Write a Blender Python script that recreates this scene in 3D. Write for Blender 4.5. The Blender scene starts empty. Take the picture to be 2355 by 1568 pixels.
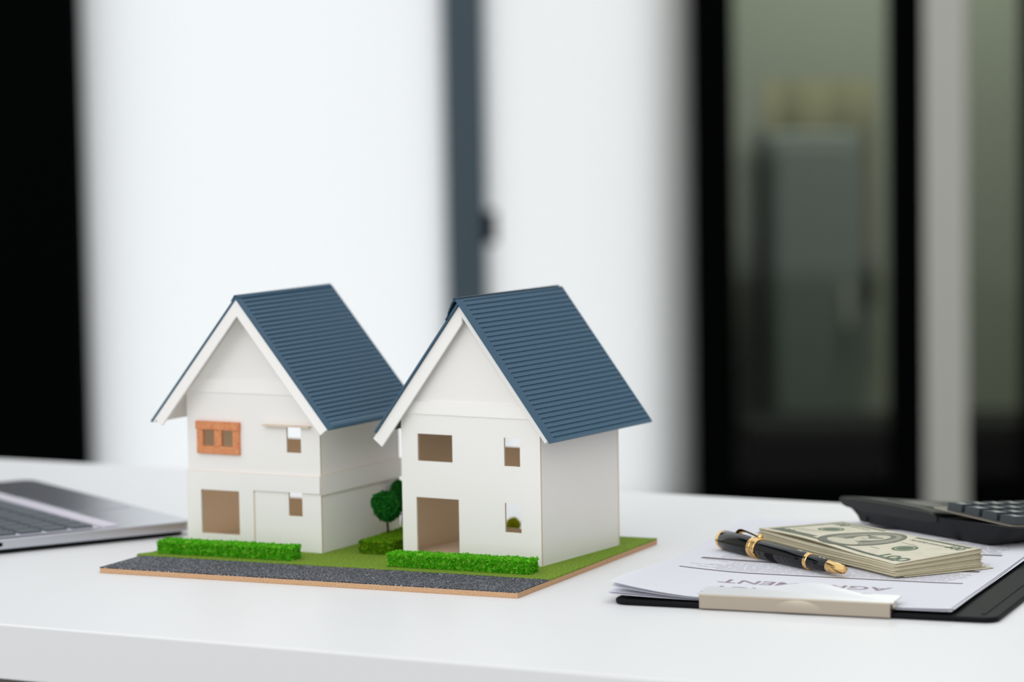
import bpy, bmesh, math, random
from mathutils import Vector, Matrix
random.seed(11)
R = math.radians
scene = bpy.context.scene
COL = scene.collection

# ------------------------------------------------------------------ camera
F_PX, PITCH, ROLL, CAM_H = 6916.6, 0.0841, -0.0161, 0.3124
cam_d = bpy.data.cameras.new('camera')
cam_d.sensor_fit = 'HORIZONTAL'
cam_d.sensor_width = 36.0
cam_d.lens = F_PX / 2355.0 * 36.0
cam_d.clip_start = 0.05
cam_d.clip_end = 200
cam_d.dof.use_dof = True
cam_d.dof.focus_distance = 1.885
cam_d.dof.aperture_fstop = 5.0
cam = bpy.data.objects.new('camera', cam_d)
COL.objects.link(cam)
_fw = Vector((0, math.cos(PITCH), -math.sin(PITCH)))
_up0 = Vector((0, math.sin(PITCH), math.cos(PITCH)))
_rt0 = Vector((1, 0, 0))
_rt = math.cos(ROLL) * _rt0 + math.sin(ROLL) * _up0
_up = -math.sin(ROLL) * _rt0 + math.cos(ROLL) * _up0
cam.matrix_world = Matrix((
    (_rt.x, _up.x, -_fw.x, 0), (_rt.y, _up.y, -_fw.y, 0), (_rt.z, _up.z, -_fw.z, CAM_H), (0, 0, 0, 1)))
scene.camera = cam

# ------------------------------------------------------------------ world, lights, exposure
world = bpy.data.worlds.new('bright_overcast_sky')
world.use_nodes = True
scene.world = world
_bg = world.node_tree.nodes['Background']
_bg.inputs['Color'].default_value = (0.95, 0.98, 1.0, 1)
_bg.inputs['Strength'].default_value = 1.07
_ld = bpy.data.lights.new('side_window_light', 'AREA')
_ld.shape = 'RECTANGLE'; _ld.size = 2.4; _ld.size_y = 1.8
_ld.energy = 26; _ld.color = (1.0, 0.96, 0.91)
_lo = bpy.data.objects.new('side_window_light', _ld); COL.objects.link(_lo)
_lo.location = (-1.5, -1.1, 1.8)
_lo.rotation_euler = (Vector((0.05, 1.9, 0.05)) - Vector(_lo.location)).to_track_quat('-Z', 'Y').to_euler()
scene.view_settings.view_transform = 'Standard'
scene.view_settings.look = 'None'
scene.view_settings.gamma = 1
scene.view_settings.exposure = 0.0
scene.view_settings.use_curve_mapping = False

# ------------------------------------------------------------------ helpers
def srgb(r, g, b):
    f = lambda c: (c / 255 / 12.92) if c / 255 <= 0.04045 else ((c / 255 + 0.055) / 1.055) ** 2.4
    return (f(r), f(g), f(b), 1)

def mat(name, col, rough=0.5, metal=0.0, spec=0.5, noise=None, bump=None, coat=0.0):
    """noise=(scale, second colour, low, high); bump=(scale, strength, distance)"""
    m = bpy.data.materials.new(name); m.use_nodes = True
    nt = m.node_tree; b = nt.nodes['Principled BSDF']
    b.inputs['Base Color'].default_value = col
    b.inputs['Roughness'].default_value = rough
    b.inputs['Metallic'].default_value = metal
    b.inputs['Specular IOR Level'].default_value = spec
    b.inputs['Coat Weight'].default_value = coat
    tc = nt.nodes.new('ShaderNodeTexCoord')
    if noise:
        n = nt.nodes.new('ShaderNodeTexNoise'); n.inputs['Scale'].default_value = noise[0]; n.inputs['Detail'].default_value = 4
        nt.links.new(tc.outputs['Object'], n.inputs['Vector'])
        r = nt.nodes.new('ShaderNodeValToRGB')
        r.color_ramp.elements[0].position = noise[2]; r.color_ramp.elements[0].color = col
        r.color_ramp.elements[1].position = noise[3]; r.color_ramp.elements[1].color = noise[1]
        nt.links.new(n.outputs['Fac'], r.inputs['Fac']); nt.links.new(r.outputs['Color'], b.inputs['Base Color'])
    if bump:
        n2 = nt.nodes.new('ShaderNodeTexNoise'); n2.inputs['Scale'].default_value = bump[0]; n2.inputs['Detail'].default_value = 3
        nt.links.new(tc.outputs['Object'], n2.inputs['Vector'])
        bp = nt.nodes.new('ShaderNodeBump'); bp.inputs['Strength'].default_value = bump[1]; bp.inputs['Distance'].default_value = bump[2]
        nt.links.new(n2.outputs['Fac'], bp.inputs['Height']); nt.links.new(bp.outputs['Normal'], b.inputs['Normal'])
    return m

def translucent(m, col, fac):
    nt = m.node_tree; b = nt.nodes['Principled BSDF']; out = nt.nodes['Material Output']
    t = nt.nodes.new('ShaderNodeBsdfTranslucent'); t.inputs['Color'].default_value = col
    mx = nt.nodes.new('ShaderNodeMixShader'); mx.inputs['Fac'].default_value = fac
    nt.links.new(b.outputs[0], mx.inputs[1]); nt.links.new(t.outputs[0], mx.inputs[2]); nt.links.new(mx.outputs[0], out.inputs['Surface'])
    return m

class MB:
    """collects geometry (in millimetres by default) and builds ONE mesh object"""
    def __init__(self, s=0.001):
        self.v = []; self.f = []; self.m = []; self.s = s
    def face(self, pts, mi=0):
        i = len(self.v); self.v.extend([tuple(p) for p in pts]); self.f.append(list(range(i, i + len(pts)))); self.m.append(mi)
    def box(self, x0, x1, y0, y1, z0, z1, mi=0):
        i = len(self.v)
        self.v += [(x0, y0, z0), (x1, y0, z0), (x1, y1, z0), (x0, y1, z0), (x0, y0, z1), (x1, y0, z1), (x1, y1, z1), (x0, y1, z1)]
        for q in ((0, 3, 2, 1), (4, 5, 6, 7), (0, 1, 5, 4), (1, 2, 6, 5), (2, 3, 7, 6), (3, 0, 4, 7)):
            self.f.append([i + k for k in q]); self.m.append(mi)
    def prism(self, poly, fmap, t0, t1, mats=(0, 0, 0)):
        """poly: list of 2-D points, fmap(a, b, t) -> 3-D"""
        n = len(poly); i = len(self.v)
        self.v += [tuple(fmap(a, b, t0)) for a, b in poly] + [tuple(fmap(a, b, t1)) for a, b in poly]
        self.f.append([i + k for k in range(n)]); self.m.append(mats[0])
        self.f.append([i + n + k for k in reversed(range(n))]); self.m.append(mats[1])
        for k in range(n):
            k2 = (k + 1) % n
            self.f.append([i + k, i + n + k, i + n + k2, i + k2]); self.m.append(mats[2])
    def panel(self, rect, holes, fmap, t0, t1, mats=(0, 1, 2)):
        """a sheet with rectangular openings; rect/holes = (a0, a1, b0, b1)"""
        A = sorted({rect[0], rect[1]} | {min(max(h[k], rect[0]), rect[1]) for h in holes for k in (0, 1)})
        B = sorted({rect[2], rect[3]} | {min(max(h[k], rect[2]), rect[3]) for h in holes for k in (2, 3)})
        na, nb = len(A) - 1, len(B) - 1
        def solid(i, j):
            if not (0 <= i < na and 0 <= j < nb): return False
            a = (A[i] + A[i + 1]) / 2; b = (B[j] + B[j + 1]) / 2
            return not any(h[0] < a < h[1] and h[2] < b < h[3] for h in holes)
        idx = {}
        def V(i, j, k):
            key = (i, j, k)
            if key not in idx:
                idx[key] = len(self.v); self.v.append(tuple(fmap(A[i], B[j], (t0, t1)[k])))
            return idx[key]
        for i in range(na):
            for j in range(nb):
                if not solid(i, j): continue
                self.f.append([V(i, j, 0), V(i + 1, j, 0), V(i + 1, j + 1, 0), V(i, j + 1, 0)]); self.m.append(mats[0])
                self.f.append([V(i, j, 1), V(i, j + 1, 1), V(i + 1, j + 1, 1), V(i + 1, j, 1)]); self.m.append(mats[1])
                for (di, dj, p, q) in ((-1, 0, (i, j), (i, j + 1)), (1, 0, (i + 1, j + 1), (i + 1, j)), (0, -1, (i + 1, j), (i, j)), (0, 1, (i, j + 1), (i + 1, j + 1))):
                    if not solid(i + di, j + dj):
                        self.f.append([V(*p, 0), V(*q, 0), V(*q, 1), V(*p, 1)]); self.m.append(mats[2])
    def lathe(self, prof, axis_o, axis_d, n=40, mi=0, up=(0, 0, 1)):
        """prof: list of (distance along axis, radius)"""
        o = Vector(axis_o); d = Vector(axis_d).normalized(); u = d.cross(Vector(up)).normalized(); w = u.cross(d)
        i0 = len(self.v)
        for (t, r) in prof:
            for k in range(n):
                a = 2 * math.pi * k / n
                self.v.append(tuple(o + d * t + (u * math.cos(a) + w * math.sin(a)) * r))
        for j in range(len(prof) - 1):
            for k in range(n):
                a = i0 + j * n + k; b = i0 + j * n + (k + 1) % n
                self.f.append([a, b, b + n, a + n]); self.m.append(mi)
        self.f.append([i0 + k for k in reversed(range(n))]); self.m.append(mi)
        e = i0 + (len(prof) - 1) * n
        self.f.append([e + k for k in range(n)]); self.m.append(mi)
    def grid(self, nu, nv, fn, mi=0):
        i0 = len(self.v)
        for j in range(nv + 1):
            for i in range(nu + 1):
                self.v.append(tuple(fn(i / nu, j / nv)))
        for j in range(nv):
            for i in range(nu):
                a = i0 + j * (nu + 1) + i
                self.f.append([a, a + 1, a + nu + 2, a + nu + 1]); self.m.append(mi)
    def tube(self, pts, r, n=8, mi=0):
        i0 = len(self.v); pts = [Vector(p) for p in pts]
        for j, p in enumerate(pts):
            d = (pts[min(j + 1, len(pts) - 1)] - pts[max(j - 1, 0)]).normalized()
            u = d.cross(Vector((0.3, 0.2, 0.93))).normalized(); w = u.cross(d)
            rr = r[j] if isinstance(r, (list, tuple)) else r
            for k in range(n):
                a = 2 * math.pi * k / n; self.v.append(tuple(p + (u * math.cos(a) + w * math.sin(a)) * rr))
        for j in range(len(pts) - 1):
            for k in range(n):
                a = i0 + j * n + k; b = i0 + j * n + (k + 1) % n
                self.f.append([a, b, b + n, a + n]); self.m.append(mi)
        self.f.append([i0 + k for k in reversed(range(n))]); self.m.append(mi)
        e = i0 + (len(pts) - 1) * n; self.f.append([e + k for k in range(n)]); self.m.append(mi)
    def build(self, name, mats, parent=None, smooth=False, bevel=0, seg=2, fix=True, angle=35):
        me = bpy.data.meshes.new(name); s = self.s
        me.from_pydata([(a * s, b * s, c * s) for a, b, c in self.v], [], self.f)
        ms = mats if isinstance(mats, (list, tuple)) else [mats]
        for m in ms: me.materials.append(m)
        if len(ms) > 1:
            for p, mi in zip(me.polygons, self.m): p.material_index = min(mi, len(ms) - 1)
        if fix:
            bm = bmesh.new(); bm.from_mesh(me); bmesh.ops.recalc_face_normals(bm, faces=bm.faces); bm.to_mesh(me); bm.free()
        if smooth:
            for p in me.polygons: p.use_smooth = True
            if smooth == 'auto':
                me.set_sharp_from_angle(angle=R(angle))
        o = bpy.data.objects.new(name, me); COL.objects.link(o)
        if parent: o.parent = parent
        if bevel:
            b = o.modifiers.new('bevel', 'BEVEL'); b.width = bevel * s; b.segments = seg; b.limit_method = 'ANGLE'; b.angle_limit = R(40)
            if hasattr(b, 'harden_normals'): b.harden_normals = False
        return o

def tag(o, label, cat, group=None):
    o['label'] = label; o['category'] = cat
    if group: o['group'] = group
    return o

def struct(o, label=None, cat=None):
    o['kind'] = 'structure'
    if label: o['label'] = label
    if cat: o['category'] = cat
    return o

def thing(name, label, cat, loc, rz=0, group=None):
    o = bpy.data.objects.new(name, None); COL.objects.link(o)
    o.empty_display_size = 0.02
    o.location = loc; o.rotation_euler = (0, 0, rz)
    return tag(o, label, cat, group)

def text_geo(txt, size, bold=0.0):
    """flat text as (verts2d, faces), centred"""
    cu = bpy.data.curves.new('lettering', 'FONT'); cu.body = txt; cu.size = size; cu.align_x = 'CENTER'; cu.align_y = 'CENTER'; cu.offset = bold
    cu.resolution_u = 3
    ob = bpy.data.objects.new('lettering', cu)
    me = bpy.data.meshes.new_from_object(ob)
    vs = [(v.co.x, v.co.y) for v in me.vertices]; fs = [list(p.vertices) for p in me.polygons]
    bpy.data.objects.remove(ob); bpy.data.curves.remove(cu); bpy.data.meshes.remove(me)
    return vs, fs

# ------------------------------------------------------------------ materials
M = {}
M['table'] = mat('white_laminate', srgb(236, 236, 237), 0.4, spec=0.3)
M['card'] = mat('white_card', srgb(248, 245, 242), 0.75, spec=0.2, bump=(900, 0.05, 0.0002))
M['kraft'] = translucent(mat('kraft_card_inside', srgb(240, 218, 192), 0.85, spec=0.1), srgb(232, 196, 158), 0.1)
M['card_thin'] = translucent(mat('white_card_wall', srgb(248, 245, 242), 0.75, spec=0.2, bump=(900, 0.05, 0.0002)), srgb(236, 220, 200), 0.05)
M['card_glow'] = translucent(mat('white_card_backlit', srgb(244, 240, 236), 0.75, spec=0.2), srgb(250, 244, 236), 0.45)
M['kraft_glow'] = translucent(mat('kraft_card_backlit', srgb(240, 218, 192), 0.85, spec=0.1), srgb(240, 214, 186), 0.5)
M['card_edge'] = mat('cut_card_edge', srgb(222, 204, 184), 0.8, spec=0.15)
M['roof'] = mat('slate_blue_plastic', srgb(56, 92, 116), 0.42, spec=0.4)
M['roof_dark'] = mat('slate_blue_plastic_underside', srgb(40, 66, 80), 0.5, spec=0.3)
M['mdf'] = mat('mdf_edge', srgb(206, 168, 132), 0.8, spec=0.2, noise=(900, srgb(190, 148, 112), 0.4, 0.7))
M['orange_wood'] = mat('orange_stained_wood', srgb(224, 150, 104), 0.6, spec=0.3, noise=(500, srgb(208, 128, 84), 0.4, 0.7))
M['trunk'] = mat('dark_twig', srgb(70, 52, 40), 0.9, spec=0.1)
M['alu'] = mat('silver_aluminium', srgb(196, 198, 206), 0.2, metal=0.8)
M['alu_light'] = mat('pale_aluminium_strip', srgb(222, 216, 228), 0.45, metal=0.2)
M['keycap_grey'] = mat('grey_keycap', srgb(78, 88, 94), 0.5, spec=0.4)
M['black_void'] = mat('black_socket', srgb(8, 10, 11), 0.6, spec=0.2)
M['rubber'] = mat('black_rubber', srgb(14, 18, 18), 0.7, spec=0.2)
M['screen'] = mat('dark_glass_screen', srgb(12, 13, 15), 0.12, spec=0.5)
M['calc'] = mat('navy_black_plastic', srgb(9, 10, 15), 0.45, spec=0.3)
M['calc_hood'] = mat('charcoal_plastic', srgb(24, 28, 30), 0.32, spec=0.32)
M['calc_panel'] = mat('bronze_grey_panel', srgb(120, 112, 100), 0.35, metal=0.5)
M['calc_key'] = mat('dark_grey_key', srgb(52, 60, 66), 0.35, spec=0.5)
M['leather'] = mat('black_leatherette', srgb(11, 13, 15), 0.55, spec=0.12, bump=(700, 0.15, 0.0004))
M['paper'] = translucent(mat('white_paper', srgb(236, 236, 243), 0.8, spec=0.15), srgb(236, 236, 243), 0.1)
M['ink'] = mat('grey_ink', srgb(124, 118, 124), 0.8, spec=0.1)
M['ink_soft'] = mat('pale_grey_ink', srgb(188, 184, 192), 0.8, spec=0.1)
M['ink_title'] = mat('mauve_grey_ink', srgb(158, 142, 152), 0.8, spec=0.1)
M['nickel_lit'] = mat('nickel_bright_reflection', srgb(226, 226, 230), 0.3, metal=0.35)  # clip top: bright reflection put into the base colour
M['nickel_front'] = mat('nickel_table_reflection', srgb(172, 161, 146), 0.3, metal=0.7)  # clip front: beige table reflection put into the base colour
M['chrome'] = mat('satin_nickel', srgb(206, 198, 184), 0.22, metal=0.9)
M['pen_black'] = mat('black_lacquer', srgb(4, 6, 7), 0.05, spec=0.38)
M['gold'] = mat('polished_gold', srgb(238, 196, 128), 0.14, metal=1.0)
M['note'] = mat('banknote_paper', srgb(219, 213, 194), 0.8, spec=0.15, noise=(120, srgb(208, 205, 180), 0.4, 0.7))
M['note_edge'] = mat('banknote_cut_edge', srgb(206, 196, 166), 0.85, spec=0.1)
M['note_ink'] = mat('banknote_grey_green_ink', srgb(136, 138, 124), 0.8, spec=0.1, noise=(900, srgb(112, 116, 104), 0.35, 0.65))
M['note_ink_dark'] = mat('banknote_dark_ink', srgb(98, 101, 92), 0.8, spec=0.1, noise=(1200, srgb(128, 130, 118), 0.4, 0.7))
M['note_seal'] = mat('banknote_green_seal_ink', srgb(104, 120, 100), 0.8, spec=0.1, noise=(1400, srgb(136, 148, 126), 0.45, 0.7))
M['note_mid'] = mat('banknote_mid_engraving', srgb(166, 165, 148), 0.8, spec=0.1, noise=(1000, srgb(144, 145, 130), 0.4, 0.7))
M['note_light'] = mat('banknote_pale_engraving', srgb(206, 202, 182), 0.8, spec=0.1)
M['dark_frame'] = mat('dark_steel_blue_frame', srgb(78, 93, 102), 0.6, spec=0.25)
M['black_frame'] = mat('black_metal_frame', srgb(3, 4, 4), 0.9, spec=0.03)
M['floor'] = mat('grey_floor', srgb(84, 82, 79), 0.5, spec=0.3, noise=(6, srgb(76, 74, 71), 0.4, 0.7))
M['room_wall'] = mat('sage_grey_plaster', srgb(150, 156, 144), 0.9, spec=0.1)
M['room_dark'] = mat('dark_room_lining', srgb(52, 52, 46), 0.9, spec=0.1)
M['pale_col'] = mat('pale_grey_paint', srgb(206, 205, 196), 0.8, spec=0.2)
M['side_paint'] = mat('grey_wall_paint', srgb(214, 210, 206), 0.85, spec=0.2)
M['olive'] = mat('olive_fabric', srgb(120, 118, 92), 0.9, spec=0.1)
M['cab'] = mat('black_cabinet_paint', srgb(14, 16, 15), 0.7, spec=0.2)
M['cab_grey'] = mat('grey_cabinet_paint', srgb(128, 138, 134), 0.7, spec=0.2)

def frosted():
    m = bpy.data.materials.new('frosted_window_glass'); m.use_nodes = True; nt = m.node_tree; nt.nodes.clear()
    out = nt.nodes.new('ShaderNodeOutputMaterial'); t = nt.nodes.new('ShaderNodeBsdfTranslucent'); t.inputs['Color'].default_value = (0.98, 0.985, 0.985, 1)
    d = nt.nodes.new('ShaderNodeBsdfDiffuse'); d.inputs['Color'].default_value = (0.9, 0.92, 0.93, 1)
    mx = nt.nodes.new('ShaderNodeMixShader'); mx.inputs['Fac'].default_value = 0.02
    nt.links.new(t.outputs[0], mx.inputs[1]); nt.links.new(d.outputs[0], mx.inputs[2]); nt.links.new(mx.outputs[0], out.inputs['Surface'])
    return m
M['frosted'] = frosted()

def clear_glass():
    m = bpy.data.materials.new('tinted_clear_glass'); m.use_nodes = True; nt = m.node_tree; nt.nodes.clear()
    out = nt.nodes.new('ShaderNodeOutputMaterial'); t = nt.nodes.new('ShaderNodeBsdfTransparent'); t.inputs['Color'].default_value = (0.72, 0.75, 0.72, 1)
    g = nt.nodes.new('ShaderNodeBsdfGlossy'); g.inputs['Roughness'].default_value = 0.02
    fr = nt.nodes.new('ShaderNodeFresnel'); fr.inputs['IOR'].default_value = 1.35
    mx = nt.nodes.new('ShaderNodeMixShader')
    nt.links.new(fr.outputs[0], mx.inputs['Fac']); nt.links.new(t.outputs[0], mx.inputs[1]); nt.links.new(g.outputs[0], mx.inputs[2]); nt.links.new(mx.outputs[0], out.inputs['Surface'])
    return m
M['glass'] = clear_glass()

def asphalt():
    m = mat('sandpaper_asphalt', srgb(70, 72, 80), 0.7, spec=0.5); nt = m.node_tree; b = nt.nodes['Principled BSDF']
    tc = nt.nodes.new('ShaderNodeTexCoord')
    v = nt.nodes.new('ShaderNodeTexVoronoi'); v.inputs['Scale'].default_value = 1700
    nt.links.new(tc.outputs['Object'], v.inputs['Vector'])
    sx = nt.nodes.new('ShaderNodeSeparateColor'); nt.links.new(v.outputs['Color'], sx.inputs[0])
    r = nt.nodes.new('ShaderNodeValToRGB'); e = r.color_ramp.elements
    e[0].position = 0.0; e[0].color = srgb(26, 28, 34); e[1].position = 0.6; e[1].color = srgb(54, 56, 66)
    k = e.new(0.86); k.color = srgb(92, 95, 106); k = e.new(0.97); k.color = srgb(196, 198, 206)
    nt.links.new(sx.outputs[0], r.inputs['Fac']); nt.links.new(r.outputs['Color'], b.inputs['Base Color'])
    bp = nt.nodes.new('ShaderNodeBump'); bp.inputs['Strength'].default_value = 0.8; bp.inputs['Distance'].default_value = 0.0004
    nt.links.new(v.outputs['Distance'], bp.inputs['Height']); nt.links.new(bp.outputs['Normal'], b.inputs['Normal'])
    return m
M['asphalt'] = asphalt()

def lawn():
    m = mat('flocked_lawn_paper', srgb(120, 150, 60), 0.95, spec=0.1); nt = m.node_tree; b = nt.nodes['Principled BSDF']
    tc = nt.nodes.new('ShaderNodeTexCoord')
    n = nt.nodes.new('ShaderNodeTexNoise'); n.inputs['Scale'].default_value = 700; n.inputs['Detail'].default_value = 5
    nt.links.new(tc.outputs['Object'], n.inputs['Vector'])
    r = nt.nodes.new('ShaderNodeValToRGB'); e = r.color_ramp.elements
    e[0].position = 0.3; e[0].color = srgb(82, 122, 36); e[1].position = 0.55; e[1].color = srgb(126, 156, 56)
    k = e.new(0.72); k.color = srgb(166, 164, 62)
    nt.links.new(n.outputs['Fac'], r.inputs['Fac']); nt.links.new(r.outputs['Color'], b.inputs['Base Color'])
    bp = nt.nodes.new('ShaderNodeBump'); bp.inputs['Strength'].default_value = 0.7; bp.inputs['Distance'].default_value = 0.0005
    nt.links.new(n.outputs['Fac'], bp.inputs['Height']); nt.links.new(bp.outputs['Normal'], b.inputs['Normal'])
    return m
M['lawn'] = lawn()

def foliage(name, a, b_, c):
    m = mat(name, b_, 0.8, spec=0.2); nt = m.node_tree; b = nt.nodes['Principled BSDF']
    tc = nt.nodes.new('ShaderNodeTexCoord')
    n = nt.nodes.new('ShaderNodeTexNoise'); n.inputs['Scale'].default_value = 420; n.inputs['Detail'].default_value = 2
    nt.links.new(tc.outputs['Object'], n.inputs['Vector'])
    r = nt.nodes.new('ShaderNodeValToRGB'); e = r.color_ramp.elements
    e[0].position = 0.32; e[0].color = a; e[1].position = 0.52; e[1].color = b_
    k = e.new(0.7); k.color = c
    nt.links.new(n.outputs['Fac'], r.inputs['Fac']); nt.links.new(r.outputs['Color'], b.inputs['Base Color'])
    return translucent(m, b_, 0.3)
M['hedge'] = foliage('fresh_green_foam', srgb(62, 172, 10), srgb(104, 204, 26), srgb(176, 228, 90))
M['hedge_olive'] = foliage('olive_green_foam', srgb(78, 138, 6), srgb(106, 156, 10), srgb(146, 180, 34))
M['tree'] = foliage('dark_green_foam', srgb(10, 96, 24), srgb(22, 118, 34), srgb(64, 142, 48))
M['bush'] = translucent(foliage('yellow_green_foam', srgb(196, 204, 40), srgb(214, 216, 50), srgb(226, 226, 90)), srgb(220, 220, 60), 0.5)

# ------------------------------------------------------------------ the room
ZF = -0.74     # floor level (the desk top is z = 0)
YB = 7.0       # back wall plane
b = MB(1); b.box(-4, 4, -2.5, YB + 0.06, ZF - 0.05, ZF)
struct(b.build('floor', M['floor']), 'grey floor of the office under the white desk', 'floor')
ZT = 2.1
def wallbox(name, m, x0, x1, y0, y1, z0=ZF, z1=ZT, label=None, cat='wall', bevel=0):
    q = MB(1); q.box(x0, x1, y0, y1, z0, z1)
    return struct(q.build(name, m, bevel=bevel), label, cat)
wallbox('wall_left', M['black_frame'], -2.6, -0.985, YB - 0.06, YB + 0.1, label='matt black wall panel left of the frosted windows')
def frosted_window(name, x0, x1, label):
    q = MB(1); q.box(x0, x1, YB, YB + 0.02, ZF + 0.06, ZT - 0.06)
    w = thing(name, label, 'window', (0, 0, 0)); w['kind'] = 'structure'
    q.build('pane', M['frosted'], w)
    for (a, b_, c, d) in ((x0, x1, ZF, ZF + 0.06), (x0, x1, ZT - 0.06, ZT)):
        q = MB(1); q.box(a, b_, YB - 0.02, YB + 0.04, c, d); q.build('rail', M['dark_frame'], w)
    return w
frosted_window('window_1', -0.985, -0.148, 'wide bright frosted window beside the matt black wall panel')
frosted_window('window_2', -0.055, 0.425, 'narrower bright frosted window between grey post and black frame')
post = MB(1); post.box(-0.148, -0.055, YB - 0.07, YB + 0.04, ZF, ZT)
tr = struct(post.build('trim_1', M['dark_frame'], bevel=0.004), 'slim steel grey window post between the frosted windows', 'post')
q = MB(1); q.box(-0.057, -0.030, YB - 0.085, YB - 0.05, -0.045, 0.03)
q.build('latch', M['black_frame'], tr, bevel=0.004)
wallbox('trim_2', M['black_frame'], 0.425, 0.52, YB - 0.05, YB + 0.05, label='black vertical frame right of the narrower frosted window', cat='frame')
wallbox('trim_3', M['black_frame'], 0.885, 0.958, YB - 0.05, YB + 0.05, label='black vertical mullion beside the pale grey column', cat='frame')
wallbox('trim_4', M['pale_col'], 0.958, 1.052, YB - 0.06, YB + 0.06, label='pale grey column beside the dark glass', cat='column')
wallbox('trim_5', M['black_frame'], 1.195, 1.27, YB - 0.05, YB + 0.05, label='black frame at the outer end of the glass wall', cat='frame')
def clear_window(name, x0, x1, label):
    q = MB(1); q.box(x0, x1, YB, YB + 0.01, ZF + 0.12, ZT)
    w = thing(name, label, 'window', (0, 0, 0)); w['kind'] = 'structure'
    q.build('pane', M['glass'], w)
    q = MB(1); q.box(x0, x1, YB - 0.03, YB + 0.03, ZF, ZF + 0.12); q.build('rail', M['black_frame'], w)
clear_window('window_3', 0.52, 0.885, 'dark see-through glass panel between two black frames')
clear_window('window_4', 1.052, 1.195, 'narrow dark glass panel right of the pale grey column')
# the dim room behind the clear glass
wallbox('floor_2', M['room_dark'], 0.36, 2.46, YB + 0.06, 8.4, ZF - 0.05, ZF, label='dark floor of the dim room behind the glass', cat='floor')
wallbox('wall_back', M['room_wall'], 0.40, 2.4, 8.3, 8.4, label='sage grey wall of the dim room behind the glass')
wallbox('wall_inner', M['room_dark'], 0.36, 0.42, YB + 0.06, 8.36, label='dark side wall of the dim room behind the glass')
wallbox('bounce_panel', M['card'], 0.33, 0.36, YB + 0.06, 8.4, label='unseen white panel added to bounce sky light at the narrower frosted window')  # unseen reflector added to brighten the frosted pane
wallbox('wall_outer', M['room_dark'], 2.4, 2.46, YB + 0.06, 8.4, label='dark far side wall of the dim room')
wallbox('wall_right', M['black_frame'], 1.27, 2.46, YB - 0.03, YB + 0.06, label='black wall right of the glass panels')
wallbox('ceiling', M['room_dark'], 0.36, 2.46, YB + 0.02, 8.4, ZT, ZT + 0.05, label='dark ceiling over the dim room', cat='ceiling')
cl_ = thing('added_room_lamp', 'unseen flat square lamp added to brighten the dim room behind the glass', 'lamp', (1.1, 7.42, ZT))  # unseen lamp, added because the dim room came out too dark
q = MB(1); q.box(-0.3, 0.3, -0.3, 0.3, -0.05, 0); q.build('housing', M['pale_col'], cl_, bevel=0.005)
_l2 = bpy.data.lights.new('added_room_lamp_light', 'AREA'); _l2.size = 0.55; _l2.energy = 75; _l2.color = (1.0, 0.97, 0.9)
_o2 = bpy.data.objects.new('added_room_lamp_light', _l2); COL.objects.link(_o2); _o2.parent = cl_; _o2.location = (0, 0, -0.06)
# things in that room, far out of focus
ca = thing('storage_cabinet', 'low black storage cabinet in the dim room behind the glass', 'cabinet', (1.35, 7.2, ZF))
q = MB(1); q.box(-0.78, 0.7, 0, 0.35, 0, 0.225); q.build('body', M['cab'], ca, bevel=0.006)
for i in range(4):
    q = MB(1); q.box(-0.77 + i * 0.37, -0.42 + i * 0.37, -0.02, 0, 0.02, 0.205); d = q.build('door', M['cab'], ca, bevel=0.004)
    q = MB(1); q.box(-0.45 + i * 0.37, -0.435 + i * 0.37, -0.04, -0.02, 0.09, 0.15); q.build('handle', M['pale_col'], d)
lo = thing('filing_locker', 'tall grey locker standing behind the glass', 'locker', (0.80, 7.85, ZF))
q = MB(1); q.box(-0.12, 0.12, 0, 0.3, 0, 0.92); q.build('body', M['cab_grey'], lo, bevel=0.006)
q = MB(1); q.box(-0.105, 0.105, -0.015, 0, 0.04, 0.89); d = q.build('door', M['cab_grey'], lo, bevel=0.004)
q = MB(1); q.box(0.07, 0.085, -0.04, -0.015, 0.42, 0.52); q.build('handle', M['pale_col'], d)
q = MB(1)
q.grid(60, 4, lambda s, t: (0.70 + s * 0.30, 8.2 + 0.03 * math.sin(s * 14), -0.30 + t * 0.62))
cu = q.build('hanging_curtain', M['olive'], smooth=True, fix=False)
sm = cu.modifiers.new('thickness', 'SOLIDIFY'); sm.thickness = 0.006
tag(cu, 'olive curtain hanging in the dim room behind the glass', 'curtain')

wallbox('added_shade_wall', M['side_paint'], 2.45, 2.5, -2.5, YB - 0.03, ZF, 2.6, label='unseen grey wall added to dim the light from the right')  # unseen wall added to cut sky light from the right

# ------------------------------------------------------------------ desk
DY = -0.4815
desk = thing('desk', 'white laminate desk that carries the model houses', 'desk', (-0.0007, 1.6058, 0), DY)
q = MB(); q.box(-1150, 900, 0, 660, -33.5, 0); q.build('desktop', M['table'], desk, bevel=1.2, seg=3)
for (x, y) in ((-1100, 30), (-1100, 580), (850, 30), (850, 580)):
    q = MB(); q.box(x - 25, x + 25, y, y + 50, ZF * 1000, -33.5); q.build('leg', M['alu'], desk, bevel=2)

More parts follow.
